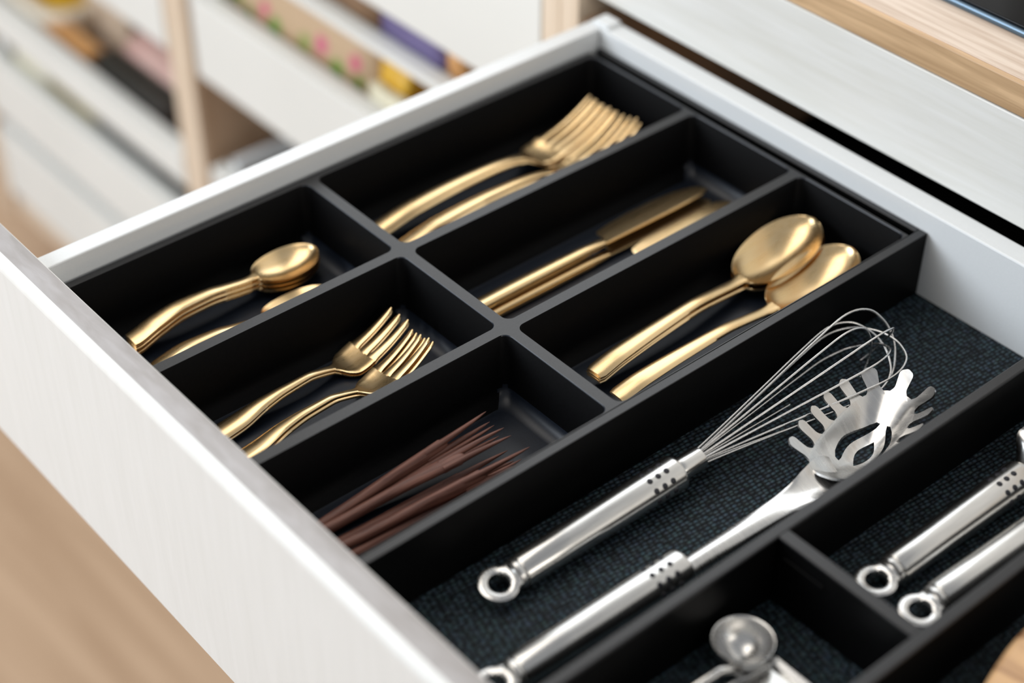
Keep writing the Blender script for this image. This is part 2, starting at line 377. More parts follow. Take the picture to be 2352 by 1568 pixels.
# ================================================================== OPEN DRAWER
dr = part('drawer', c3, (.33, .03, -.07), 'open whitewashed drawer with white steel sides')
# front panel with softened front edge
PY0, PY1, PZ0, PZ1 = -.1885, -.1705, -.143, .020
def front_panel():
    x0, x1 = -.094, .735; prof = [(PY1, PZ0), (PY1, PZ1 - .0008), (PY1 - .0008, PZ1)]
    for k in range(7):
        a = pi / 2 * k / 6; prof.append((PY0 + .007 - .007 * sin(a), PZ1 - .007 + .007 * cos(a)))
    prof += [(PY0, PZ0)]
    loc = world_of(dr); n = len(prof)
    v = [(x0 - loc.x, y - loc.y, z - loc.z) for y, z in prof] + [(x1 - loc.x, y - loc.y, z - loc.z) for y, z in prof]
    f = [(i, (i + 1) % n, n + (i + 1) % n, n + i) for i in range(n)] + [tuple(range(n)), tuple(range(n, 2 * n))]
    o = from_vf('front_panel', v, f, m_whitev, dr, False)
    o.data.materials.append(m_wedge)
    for p in o.data.polygons:
        if p.normal.z > .97: p.material_index = 1
        if abs(p.normal.x) < .5 and abs(p.normal.z) > .05: p.use_smooth = True
    o['label'] = 'whitewashed wooden front with a rounded top edge'
front_panel()
box('side_rail', -.0185, -.0065, PY1, .2375, -.070, .013, m_rail, dr, .0010)
box('side_rail', .700, .712, PY1, .2375, -.070, .013, m_rail, dr, .0010)
box('back_rail', -.0185, .712, .2380, .2525, -.070, .013, m_rail, dr, .0010)
box('base', -.0065, .700, PY1, .2380, -.062, -.0445, m_rail, dr, .0004)
cp = box('corner_cap', -.0150, -.0005, .2395, .2515, .0125, .0160, m_rail, dr, .0012)
cp['label'] = 'small white cap on the rear corner'
# woven mat
mt = box('drawer_liner', -.006, .6995, -.170, .2375, -.0444, -.0430, m_mat, bev=.0003)
tag(mt, 'dark blue-grey woven anti-slip mat lining the drawer floor', 'drawer liner')

# ------------------------------------------------------------------ cutlery insert with six pockets
tray = thing('cutlery_tray', 'black cutlery tray with six compartments at the left of the drawer', 'cutlery tray', (.13, .03, -.0428))
def rrect(x0, x1, y0, y1, r, z, k=6):
    p = []
    for cx, cy, a0 in ((x1 - r, y1 - r, 0), (x0 + r, y1 - r, pi / 2), (x0 + r, y0 + r, pi), (x1 - r, y0 + r, 1.5 * pi)):
        for i in range(k + 1):
            a = a0 + pi / 2 * i / k; p.append((cx + r * cos(a), cy + r * sin(a), z))
    return p
XB = [-.0040, .0900, .1800, .2641]; XH = [(.0012, .0862), (.0938, .1762), (.1838, .2632)]
YB = [-.1690, 0.0, .2275]; YH = [(-.1640, -.0037), (.0037, .2257)]
def insert():
    V = []; Fc = []; k = 6; D = .040
    for i in range(3):
        for j in range(2):
            hx0, hx1 = XH[i]; hy0, hy1 = YH[j]; o = len(V)
            lv = [(-.0004, 0.0), (0, -.0004)]
            rings = [rrect(hx0 - .0004, hx1 + .0004, hy0 - .0004, hy1 + .0004, .0050, 0, k), rrect(hx0, hx1, hy0, hy1, .0048, -.0005, k)]
            fr = .009; dr_ = .0022
            rings.append(rrect(hx0 + dr_, hx1 - dr_, hy0 + dr_, hy1 - dr_, .0052, -(D - fr), k))
            for q in range(1, 8):
                a = pi / 2 * q / 7; ins = dr_ + fr * (1 - cos(a)); zz = -(D - fr) - fr * sin(a)
                rings.append(rrect(hx0 + ins, hx1 - ins, hy0 + ins, hy1 - ins, .0058, zz, k))
            n = len(rings[0])
            for r in rings: V += r
            for a in range(len(rings) - 1):
                for b in range(n):
                    c = (b + 1) % n; Fc.append((o + a * n + b, o + a * n + c, o + (a + 1) * n + c, o + (a + 1) * n + b))
            Fc.append(tuple(o + (len(rings) - 1) * n + b for b in range(n)))
            # flat top between the pocket mouth and the cell edge
            co = len(V); V += [(XB[i + 1], YB[j + 1], 0), (XB[i], YB[j + 1], 0), (XB[i], YB[j], 0), (XB[i + 1], YB[j], 0)]
            for q in range(4):
                for b in range(k): Fc.append((co + q, o + q * (k + 1) + b, o + q * (k + 1) + b + 1))
                Fc.append((co + q, o + q * (k + 1) + k, o + ((q + 1) % 4) * (k + 1), co + (q + 1) % 4))
    o = len(V); X0, X1, Y0, Y1 = XB[0], XB[3], YB[0], YB[2]
    for z in (0, -.0425): V += [(X0, Y0, z), (X1, Y0, z), (X1, Y1, z), (X0, Y1, z)]
    for a in range(4): Fc.append((o + a, o + (a + 1) % 4, o + 4 + (a + 1) % 4, o + 4 + a))
    Fc.append((o + 4, o + 5, o + 6, o + 7))
    l = tray.location; V = [(x - l.x, y - l.y, z - l.z) for x, y, z in V]
    me = bpy.data.meshes.new('insert'); me.from_pydata(V, [], Fc); me.validate(); ob = link('compartment_insert', me, m_plastic, tray)
    bm = bmesh.new(); bm.from_mesh(me); bmesh.ops.remove_doubles(bm, verts=bm.verts, dist=1e-5); bmesh.ops.recalc_face_normals(bm, faces=bm.faces); bm.to_mesh(me); bm.free()
    me.materials.append(m_rim_lit); me.materials.append(m_floor_sheen)
    for p in me.polygons:
        p.use_smooth = len(p.vertices) == 4 and abs(p.normal.z) < .999
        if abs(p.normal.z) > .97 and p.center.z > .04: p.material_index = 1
        elif abs(p.normal.z) > .96 or (abs(p.normal.z) > .25 and p.normal.y < -.12): p.material_index = 2  # floor and front-facing fillets take the painted bluish sheen
    me.set_sharp_from_angle(angle=radians(40))
insert()
box('side_wall', .2643, .2698, -.1695, .2374, -.0428, 0, m_frame, tray, .0005)['label'] = 'black coated steel side wall'
box('rear_wall', -.0040, .2641, .2332, .2374, -.0428, 0, m_frame, tray, .0005)['label'] = 'black coated steel rear wall'

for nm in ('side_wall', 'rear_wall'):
    me = bpy.data.objects[nm].data; me.materials.append(m_rim_lit)
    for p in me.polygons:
        if p.normal.z > .5: p.material_index = 1  # upward faces take the lit copy of the black
# ------------------------------------------------------------------ loose dividers right of the tray
def divider(name, label, x0, x1, y0, y1):
    d = thing(name, label, 'drawer divider', ((x0 + x1) / 2, (y0 + y1) / 2, -.0428))
    box('panel', x0, x1, y0, y1, -.0428, -.0010, m_frame, d, .0004)
    box('top_rail', x0 - .0002, x1 + .0002, y0, y1, -.0022, 0, m_rim_lit, d, .0007)  # top in the lit copy of the black
    return d
divider('drawer_divider', 'long black divider between the whisk compartment and the right-hand one', .3727, .3783, -.1697, .2372)
divider('drawer_divider', 'long black divider at the far right, next to the wooden board', .4575, .4632, -.1697, .2372)
cd = divider('cross_divider', 'short black cross divider in front of the two steel handles', .3785, .4573, -.0032, .0036)
box('clip', .3835, .4080, -.0042, -.0032, -.0118, -.0098, m_frame, cd, .0003)

# ================================================================== GOLD CUTLERY
# spoons: stations (y, z, halfwidth, sag, x0)
def make_spoon(name, label, group, hst, bst, t):
    r = thing(name, label, 'spoon', group=group)
    from_vf('handle', *strip(resample(hst, 40), 8, t), m_gold, r)
    from_vf('bowl', *strip(bst, 20, t * .8, upright=True), m_gold, r)
    return r
def oval_bowl(y0, y1, zc, hw, depth, ztip, neck_hw, zneck, m=44):
    st = []
    for k in range(m + 1):
        s = (1 - cos(pi * k / m)) / 2; y = y0 + (y1 - y0) * s; mid = .54
        e = max(0, 1 - (abs(s - mid) / (mid if s < mid else 1 - mid)) ** 2.05)
        wv = hw * e ** .5
        if s < .12: wv = max(wv, neck_hw + (hw * .30) * (s / .12) ** 2)
        rim = zneck + (ztip - zneck) * s - .0012 * sin(pi * s)
        st.append((y, rim - depth * e ** .62 * (1 if s > .08 else (s / .08)), max(wv, .0002), depth * e ** .62 * (1 if s > .08 else (s / .08)), 0))
    return st
T_H = [(0, .0030, .0056, -.0004, 0), (.003, .0036, .0060, -.0006, 0), (.017, .0080, .0056, -.0007, 0), (.0345, .0110, .0046, -.0007, 0), (.0516, .0104, .0036, -.0006, 0), (.066, .0080, .0028, -.0005, 0), (.078, .0062, .0025, -.0003, 0), (.084, .0060, .0032, .0002, 0)]
T_B = oval_bowl(.082, .1255, 0, .0142, .0068, .0062, .0030, .0062)
T_T = .0013
tsp = make_spoon('teaspoon', 'gold teaspoon on top of the nested stack in the front left compartment', 'nested gold teaspoons', T_H, T_B, T_T)
names = ['second from the top', 'third from the top', 'fourth from the top', 'fifth from the top', 'at the bottom']
tsp.location = (.0276, -.1430, -.0318 + .0006); tsp.rotation_euler = (0, 0, radians(.3))
for i in range(5):
    copy_thing(tsp, (.0276 + .0002 * (i % 2), -.1430 - .0002 * i, -.0312 - .00150 * (i + 1)), (0, 0, radians(.3 + .25 * (-1) ** i)), 'gold teaspoon %s of the nested stack of small spoons' % names[i], 'nested gold teaspoons')
s2 = copy_thing(tsp, (.0535, -.1550, -.0378), (0, radians(-12), radians(-1.2)), 'single gold teaspoon half hidden by the divider beside the nested stack', None)
del s2['group']
# table spoons
B_H = [(0, .0070, .0052, -.0006, 0), (.0015, .0073, .0061, -.0009, 0), (.0205, .0104, .0058, -.0009, 0), (.0487, .0118, .0049, -.0009, 0), (.0778, .0122, .0040, -.0008, 0), (.1006, .0098, .0035, -.0006, 0), (.115, .0080, .0034, -.0004, 0), (.122, .0078, .0042, .0002, 0)]
B_B = oval_bowl(.119, .1845, 0, .0196, .0105, .0190, .0040, .0076)
tbs = make_spoon('tablespoon', 'gold tablespoon on top of the stack of large spoons in the rear right compartment', 'stacked gold tablespoons', B_H, B_B, .0017)
tbs.location = (.2130, .0335, -.0352); tbs.rotation_euler = (0, 0, radians(2.9))
copy_thing(tbs, (.2112, .0333, -.0372), (radians(-1.1), 0, radians(2.6)), 'gold tablespoon in the middle of the stack of large spoons', 'stacked gold tablespoons').location = (.2128, .0330, -.0371)
copy_thing(tbs, (.2132, .0333, -.0388), (radians(-.0), 0, radians(2.4)), 'gold tablespoon at the bottom of the stack of large spoons', 'stacked gold tablespoons')
s4 = copy_thing(tbs, (.2318, .0325, -.0390), (0, 0, radians(-.9)), 'single gold tablespoon lying against the right wall of the rear right compartment', None)
del s4['group']
# forks
def make_fork(name, label, group, hst, head, tines, t, rt):
    r = thing(name, label, 'fork', group=group)
    from_vf('handle', *strip(resample(hst, 36), 8, t), m_gold, r)
    from_vf('head', *strip(resample(head, 20), 12, t * .9), m_gold, r)
    L = tines['len']; y0, z0, z1, sag = tines['y0'], tines['z0'], tines['z1'], tines['sag']; hw = tines['hw']; n = tines['n']
    for k in range(n):
        c = -hw + (2 * k + 1) * hw / n; rows = []
        for i in range(19):
            u = i / 18; y = y0 + L * u
            z = z0 + (z1 - z0) * (u ** 1.0) - tines['bow'] * sin(pi * u)
            wv = (hw / n) * (.99 - .21 * min(1, u * 8) ** .7 - .40 * u); 
            if u > .93: wv *= sqrt(max(0.02, 1 - ((u - .93) / .075) ** 2))
            cc = c * (1 - .02 * u); rows.append((y, z + sag * (cc / hw) ** 2, wv, 0, cc))
        from_vf('tine', *strip(rows, 4, t * .9), m_gold, r)
    return r
D_H = [(0, .0035, .0058, -.0006, 0), (.003, .0037, .0066, -.0009, 0), (.0235, .0055, .0062, -.0010, 0), (.041, .0088, .0044, -.0009, 0), (.055, .0098, .0031, -.0008, 0), (.070, .0098, .0024, -.0006, 0), (.081, .0075, .0022, -.0004, 0), (.088, .0053, .0025, 0, 0)]
D_HD = [(.087, .0056, .0024, 0, 0), (.090, .0042, .0042, .0001, 0), (.0935, .0028, .0080, .0005, 0), (.098, .0022, .0106, .0009, 0), (.104, .0033, .0112, .0012, 0), (.108, .0048, .0112, .0012, 0)]
df = make_fork('dessert_fork', 'gold three-pronged dessert fork on top of the pair in the front middle compartment', 'paired gold dessert forks', D_H, D_HD, dict(len=.0275, y0=.1075, z0=.0047, z1=.0170, sag=.0012, hw=.0112, n=3, bow=.0012), .0017, .1)
df.location = (.1175, -.1560, -.0384); df.rotation_euler = (0, 0, radians(2.0))
copy_thing(df, (.1180, -.1562, -.0401), (0, 0, radians(2.0)), 'gold dessert fork directly beneath the top one of the front middle pair', 'paired gold dessert forks')
for i, (x, y, z, a, ry, lb) in enumerate([(.1425, -.1590, -.0366, 1.4, -12, 'gold dessert fork beside the divider, on top, with its prongs crossed over another'),
                                   (.1432, -.1580, -.0384, .9, -11, 'gold dessert fork under the crossed one beside the divider')]):
    f_ = copy_thing(df, (x, y, z), (0, radians(ry), radians(a)), lb, 'crossed gold dessert forks')
N_H = [(0, .0060, .0050, -.0006, 0), (.002, .0062, .0060, -.0009, 0), (.0318, .0110, .0055, -.0010, 0), (.0661, .0124, .0045, -.0009, 0), (.0908, .0118, .0036, -.0007, 0), (.1089, .0100, .0031, -.0005, 0), (.120, .0072, .0034, 0, 0)]
N_HD = [(.119, .0075, .0033, 0, 0), (.124, .0052, .0058, .0003, 0), (.130, .0028, .0115, .0009, 0), (.137, .0026, .0126, .0012, 0), (.144, .0044, .0129, .0012, 0)]
nf = make_fork('dinner_fork', 'gold dinner fork on top of the left pile in the rear left compartment', 'gold dinner forks in the rear left compartment', N_H, N_HD, dict(len=.043, y0=.1435, z0=.0043, z1=.0205, sag=.0012, hw=.0128, n=4, bow=.0025), .0018, .1)
nf.location = (.0285, .0215, -.0362); nf.rotation_euler = (0, 0, radians(.4))
copy_thing(nf, (.0300, .0228, -.0380), (0, 0, radians(.0)), 'gold dinner fork beneath the top one of the left pile', 'gold dinner forks in the rear left compartment')
copy_thing(nf, (.0532, .0232, -.0352), (0, radians(-12), radians(-.6)), 'gold dinner fork in the right pile, nearest the divider of the rear left compartment', 'gold dinner forks in the rear left compartment')
copy_thing(nf, (.0540, .0230, -.0371), (0, radians(-12), radians(-1.5)), 'lowest gold dinner fork, mostly hidden by the divider', 'gold dinner forks in the rear left compartment')
# knives
def make_knife(label, group):
    r = thing('table_knife', label, 'knife', group=group)
    rows = [(0, .0048, .0043, -.0009, 0, .0046), (.003, .0050, .0052, -.0010, 0, .0050), (.05, .0056, .0050, -.0011, 0, .0052), (.095, .0050, .0040, -.0010, 0, .0042), (.108, .0040, .0034, -.0004, 0, .0030), (.112, .0034, .0032, 0, 0, .0020)]
    from_vf('handle', *strip(resample(rows, 40), 8, .003), m_gold, r)
    # blade outline: spine on +x, cutting edge on -x
    e = [(.1105, -.0030), (.1140, -.0032), (.1155, -.0045), (.1160, -.0100), (.1175, -.0125), (.128, -.0145), (.145, -.0158), (.165, -.0156), (.182, -.0136), (.193, -.0100), (.1975, -.0070)]
    sp = [(.1105, .0030), (.1140, .0030), (.1155, .0030), (.1160, .0030), (.1175, .0030), (.128, .0031), (.145, .0033), (.165, .0034), (.182, .0032), (.193, .0026), (.1975, .0010)]
    rings = []
    for (y, xe), (_, xs) in zip(e, sp):
        rings.append([(xe, y, .0020), (xe * .6 + xs * .4, y, .0026), (xs - .0004, y, .0031), (xs, y, .0026), (xs - .0004, y, .0014), (xe * .6 + xs * .4, y, .0015), (xe, y, .0018)])
    o = from_vf('blade', *loft(rings), m_gold, r, False); return r
kn = make_knife('gold table knife on top of the pile in the rear middle compartment', 'gold table knives in the rear middle compartment')
kn.location = (.1262, .0080, -.0335); kn.rotation_euler = (radians(.3), radians(-9), radians(-.6))
copy_thing(kn, (.1290, .0082, -.0395), (0, radians(-3), radians(-.9)), 'gold table knife beneath the top one in the rear middle compartment', 'gold table knives in the rear middle compartment')
k3 = copy_thing(kn, (.1560, .0170, -.0390), (0, radians(3), radians(3.0)), 'gold table knife half hidden by the divider of the rear middle compartment', 'gold table knives in the rear middle compartment')

# ================================================================== WOODEN FORKS
def make_stick(label, grp):
    r = thing('wooden_fork', label, 'fork', group=grp)
    L1 = .090; rings = []; n = 16
    for i in range(31):
        u = i / 30; y = L1 * u; k2 = max(0, (u - .50) / .50)
        a = .0027 + .0004 * u + .0014 * k2 ** 1.3; b = .0026 + .0003 * sin(pi * u) - .0006 * k2
        if i == 0: a *= .7; b *= .7
        w1 = .0003 * sin(7 * u)
        rings.append([(a * cos(2 * pi * k / n) + w1, y, .0030 + b * sin(2 * pi * k / n)) for k in range(n)])
    w1 = .0003 * sin(7)
    for dy, q in ((.0016, .92), (.0030, .72), (.0040, .40)):
        rings.append([(.0041 * q * cos(2 * pi * k / n) + w1, L1 + dy, .0030 + .0020 * q * sin(2 * pi * k / n)) for k in range(n)])
    from_vf('handle', *loft(rings), m_walnut, r)
    for s in (-1, 1):
        rings = []
        for i in range(15):
            u = i / 14; y = L1 - .010 + .041 * u; a = .0021 * (1 - u) ** .62 + .00012; b = .00205 * (1 - u) ** .6 + .00012
            cx = s * (.0019 + .0013 * u) + w1
            rings.append([(cx + a * cos(2 * pi * k / n), y, .0030 + .0006 * sin(pi * u) + b * sin(2 * pi * k / n)) for k in range(n)])
        from_vf('prong', *loft(rings), m_walnut, r)
    return r
G = 'dark wooden forks in the front right compartment'
def aim(a, b, roll=0):
    """place + rotation for a stick running from a to b (world), length axis +Y"""
    d = (Vector(b) - Vector(a)); h = sqrt(d.x ** 2 + d.y ** 2)
    return a, (math.atan2(d.z, h), radians(roll), -math.atan2(d.x, d.y))
sticks = [((.2044, -.1577, -.0360), (.2064, -.0374, -.0230), 70, 'topmost dark wooden fork at the left of the bundle, its prongs one above the other'),
          ((.2060, -.1567, -.0403), (.2126, -.0364, -.0300), 55, 'dark wooden fork second from the left, partly under its neighbours'),
          ((.2125, -.1565, -.0345), (.2232, -.0366, -.0262), 6, 'dark wooden fork in the middle of the bundle with a clear notch between flat prongs'),
          ((.2165, -.1580, -.0405), (.2260, -.0390, -.0390), 30, 'dark wooden fork low in the middle of the bundle, under the notched one'),
          ((.2217, -.1534, -.0360), (.2372, -.0336, -.0290), 62, 'dark wooden fork right of the notched one, its tip furthest along'),
          ((.2270, -.1570, -.0405), (.2345, -.0476, -.0390), 40, 'dark wooden fork at the bottom right of the bundle on the compartment floor'),
          ((.2368, -.1545, -.0360), (.2392, -.0319, -.0340), 80, 'dark wooden fork nearest the right wall, half hidden by the black rim')]
st0 = make_stick(sticks[0][3], G)
for i, (a, b, roll, lb) in enumerate(sticks):
    loc, rot = aim(a, b, roll)
    if i == 0: st0.rotation_mode = 'YXZ'; st0.location = loc; st0.rotation_euler = rot
    else: copy_thing(st0, loc, rot, lb, G)

# ================================================================== STEEL UTENSILS
def add_handle(root, L=.108, r0=.0088, r1=.0100, sz=.88, dots=True):
    """hanging loop at -y, handle from y=0 to y=L, axis on z=0"""
    prof = [(0, r0 * .80), (.0003, r0 * .97), (.0010, r0), (.03, r0 + (r1 - r0) * .22), (.07, r0 + (r1 - r0) * .68), (L - .002, r1), (L - .0005, r1 * .985), (L, r1 * .93), (L + .0002, r1 * .5)]
    from_vf('handle', *lathe_y(resample(prof[2:6], 20), 40, 1.0, sz) if False else lathe_y(prof, 40, 1.0, sz), m_steel, root)
    from_vf('collar', *lathe_y([(-.0034, r0 * .80), (-.0030, r0 * .90), (-.0018, r0 * .93), (-.0006, r0 * .93), (.0002, r0 * .86), (.0012, r0 * .5)], 32, 1.0, sz), m_mirror, root)
    # loop: flat ring, blended to the collar
    n = 40; ro, ri = .0104, .0052; cy = -.0128; rings = []
    for k in range(n):
        a = 2 * pi * k / n; cc, ss = cos(a), sin(a); R1 = ro if ss <= .05 else max(ro, min(.0074 / max(abs(cc), .01), .0112 / ss)); rr = []
        mid = (R1 + ri) / 2; hw = (R1 - ri) / 2; th = .0021 + .0016 * max(0, ss) ** 3
        for q in range(10):
            b = 2 * pi * q / 10; cb = math.copysign(abs(cos(b)) ** .6, cos(b)); sb = math.copysign(abs(sin(b)) ** .6, sin(b)); rr.append((cc * (mid + hw * cb), cy + ss * (mid + hw * cb), th * sb))
        rings.append(rr)
    v, f = loft(rings, False); o = (n - 1) * 10
    f += [(o + j, o + (j + 1) % 10, (j + 1) % 10, j) for j in range(10)]
    nk = loft([[(a * cos(2 * pi * k / 16), y, b * sin(2 * pi * k / 16)) for k in range(16)] for y, a, b in ((-.0060, .0070, .0026), (-.0046, .0070, .0040), (-.0032, .0066, .0056), (-.002, .0060, .0060))])
    from_vf('hanging_loop', *merge((v, f), nk), m_mirror, root)
    if dots:
        for row, ang in enumerate((122, 86, 50, 14)):
            for k in range(3):
                a = radians(ang); y = L - .0095 - .0056 * k
                R = r0 + (r1 - r0) * min(1, .68 + .32 * (y - .07) / (L - .072)) if y > .07 else r1
                c = Vector((R * cos(a), y, R * sz * sin(a))); nn = Vector((cos(a) * sz, 0, sin(a))).normalized()
                bm = bmesh.new(); bmesh.ops.create_uvsphere(bm, u_segments=12, v_segments=6, radius=.0016)
                q = nn.to_track_quat('Z', 'Y').to_matrix()
                for vv in bm.verts: vv.co.z *= .35; vv.co = q @ vv.co + c
                from_bm('grip_dot', bm, m_dot, root, True)
def place(root, a, b, roll=0):
    loc, rot = aim(a, b, roll); root.rotation_mode = 'YXZ'; root.location = loc; root.rotation_euler = rot

# --- whisk
wh = thing('whisk', 'steel balloon whisk with a hanging loop, lying beside the pasta server', 'whisk')
add_handle(wh, .1035)
from_vf('ferrule', *lathe_y([(.1025, .0058), (.104, .0064), (.108, .0064), (.1188, .0062), (.1198, .0060), (.1200, .0055)], 32, 1, .9), m_steel, wh)
NW = 6
def smooth_path(P, m=8):
    out = []
    for i in range(len(P) - 1):
        p0 = Vector(P[max(i - 1, 0)]); p1 = Vector(P[i]); p2 = Vector(P[i + 1]); p3 = Vector(P[min(i + 2, len(P) - 1)])
        for k in range(m):
            t = k / m; out.append(.5 * ((2 * p1) + (-p0 + p2) * t + (2 * p0 - 5 * p1 + 4 * p2 - p3) * t * t + (-p0 + 3 * p1 - 3 * p2 + p3) * t ** 3))
    out.append(Vector(P[-1])); return out
for k in range(NW):
    th = pi * k / NW + .22; Lw = .1430 + (.003, -.007, .001, -.012, .005, -.004)[k]; Rm = (.0243, .0222, .0240, .0224, .0243, .0218)[k]
    r_in = .0030 + .0012 * (k % 2); skew = (.03, -.04, .02, .0, -.03, .04)[k]
    half = [(0, r_in), (.004, r_in + .0002), (.18 * Lw, r_in + .20 * (Rm - r_in)), (.42 * Lw, r_in + .52 * (Rm - r_in)), (.66 * Lw, r_in + .84 * (Rm - r_in)), (.83 * Lw, Rm), (.935 * Lw, Rm * .82), (.985 * Lw, Rm * .42), (Lw, 0)]
    P2 = [(y, r) for y, r in half] + [(y, -r) for y, r in half[-2::-1]]
    P3 = [(r * cos(th), .1185 + y, r * sin(th) + skew * .05 * (y / Lw) ** 2 * r / Rm * .4) for y, r in P2]
    from_vf('wire', *tube(smooth_path(P3, 6), .00064, 8), m_mirror, wh)
place(wh, (.2935, -.0880, -.0350), (.2953, .0200, -.0312), 10)

# --- pasta server
ps = thing('pasta_server', 'steel pasta server with toothed oval head and slots, beside the whisk', 'pasta server')
add_handle(ps, .1020)
sh = [(.100, .0, .0060, -.0032, 0, .0046), (.112, .0004, .0060, -.0032, 0, .0042), (.135, .0006, .0064, -.0028, .0004, .0036), (.160, .0012, .0068, -.0012, .0014, .0028), (.178, .0014, .0078, .0012, .0030, .0018), (.190, .0006, .0108, .0046, .0044, .0012), (.200, -.0014, .0146, .0054, .0054, .0011), (.207, -.0044, .0166, .0056, .0060, .0010), (.212, -.0074, .0160, .0050, .0060, .0010)]
from_vf('shaft', *strip(resample(sh, 56), 16, .002), m_mirror, ps)
HC = Vector((-.0044, .2355, -.0118)); HA, HB, HE, HD = .0178, .0392, 2.7, .0155; HR = Matrix.Rotation(radians(13.5), 3, 'Z') @ Matrix.Rotation(radians(-8), 3, 'Y')
def outl(phi):
    c, s_ = cos(phi), sin(phi); k = (abs(c) ** HE + abs(s_) ** HE) ** (-1 / HE)
    return Vector((HA * c * k, HB * s_ * k, 0))
def head_pt(phi, rho, off=0):
    """bowl surface; rho 0..1 bowl, beyond 1 the teeth fan outward and up"""
    o = outl(phi); t = outl(phi + .01) - outl(phi - .01); n = Vector((t.y, -t.x, 0)).normalized()
    if rho <= 1:
        p = o * rho; p.z = HD * (1.9 * rho ** 2.6 - .9 * rho ** 4); sl = HD * (4.94 * rho ** 1.6 - 3.6 * rho ** 3) / max(o.length, .01)
        nz = (Vector((0, 0, 1)) - o.normalized() * sl).normalized()
    else:
        e = (rho - 1) * .030; p = o + n * (e * .84); p.z = HD + e * .58 + 9 * e * e
        nz = (Vector((0, 0, 1)) * .84 - n * .54).normalized()
    return HR @ (p + nz * off) + HC
def head():
    n, m = 72, 16; V = []; Fc = []
    for lay, off in ((0, 0), (1, -.0011)):
        for j in range(m + 1):
            rho = max(.02, j / m)
            for i in range(n): V.append(tuple(head_pt(2 * pi * i / n, rho, off)))
    N1 = n * (m + 1)
    for lay in range(2):
        o = lay * N1
        for j in range(m):
            for i in range(n): Fc.append((o + j * n + i, o + j * n + (i + 1) % n, o + (j + 1) * n + (i + 1) % n, o + (j + 1) * n + i))
        Fc.append(tuple(o + i for i in range(n)))
    for i in range(n): Fc.append((m * n + i, m * n + (i + 1) % n, N1 + m * n + (i + 1) % n, N1 + m * n + i))
    hd = from_vf('head', V, Fc, m_mirror, None)
    cut = []
    def prism(outline):
        bm = bmesh.new()
        vb = [bm.verts.new(HR @ Vector((x, y, -.02)) + HC) for x, y in outline]
        vt = [bm.verts.new(HR @ Vector((x, y, .03)) + HC) for x, y in outline]; k = len(vb)
        for i in range(k): bm.faces.new((vb[i], vb[(i + 1) % k], vt[(i + 1) % k], vt[i]))
        bm.faces.new(vb[::-1]); bm.faces.new(vt)
        cut.append(from_bm('cutter', bm, None, None))
    # centre leaf-shaped opening
    pts = []
    for i in range(12): u = i / 12; pts.append((.0042 * sin(pi * u), -.0100 + .022 * u))
    for i in range(12): u = i / 12; pts.append((-.0042 * sin(pi * u), .0120 - .022 * u))
    prism(pts)
    # two curved slots hugging it
    for s in (-1, 1):
        out = []; inn = []
        for i in range(13):
            u = i / 12; y = -.0125 + .0350 * u; xm = .0118 * sin(pi * (.30 + .58 * u)) - .0014
            hw = .0018 * (1 if 0 < i < 12 else .55)
            out.append((s * (xm + hw), y)); inn.append((s * (xm - hw), y))
        prism(out + inn[::-1])
    bool_cut(hd, cut)
    hd.parent = ps
    hd.data.polygons.foreach_set('use_smooth', [True] * len(hd.data.polygons)); hd.data.set_sharp_from_angle(angle=radians(35))
    # teeth
    NT = 13; tab = [outl(radians(-90 + 360 * i / 1440)) for i in range(1441)]; acc = [0]
    for i in range(1440): acc.append(acc[-1] + (tab[i + 1] - tab[i]).length)
    for k in range(NT):
        want = acc[-1] * (.105 + .79 * k / (NT - 1)); i0 = min(range(1441), key=lambda i: abs(acc[i] - want))
        phi = radians(-90 + 360 * i0 / 1440); rows = 15; V = []; Fc = []; q = 6
        for lay, off in ((0, 0), (1, -.0011)):
            for j in range(rows):
                rho = .95 + .47 * j / (rows - 1); e = max(0, rho - 1)
                tl = (outl(phi + .01) - outl(phi - .01)).length / .02
                hw = .0030 + .0038 * max(0, 1 - (j / 5.0)) ** 2
                if j > rows - 4: hw *= sqrt(max(.03, 1 - ((j - (rows - 4)) / 3.05) ** 2))
                for i in range(q + 1):
                    V.append(tuple(head_pt(phi + (hw / tl) * (-1 + 2 * i / q), rho, off)))
        N1 = rows * (q + 1)
        for lay in range(2):
            for j in range(rows - 1):
                for i in range(q): a = lay * N1 + j * (q + 1) + i; Fc.append((a, a + 1, a + q + 2, a + q + 1))
        per = [i for i in range(q + 1)] + [j * (q + 1) + q for j in range(1, rows)] + [(rows - 1) * (q + 1) + i for i in range(q - 1, -1, -1)] + [j * (q + 1) for j in range(rows - 2, 0, -1)]
        for i in range(len(per)): a, b = per[i], per[(i + 1) % len(per)]; Fc.append((a, b, b + N1, a + N1))
        from_vf('tooth', V, Fc, m_mirror, ps)
head()
place(ps, (.3398, -.1290, -.0345), (.3425, -.0280, -.0330), 0)

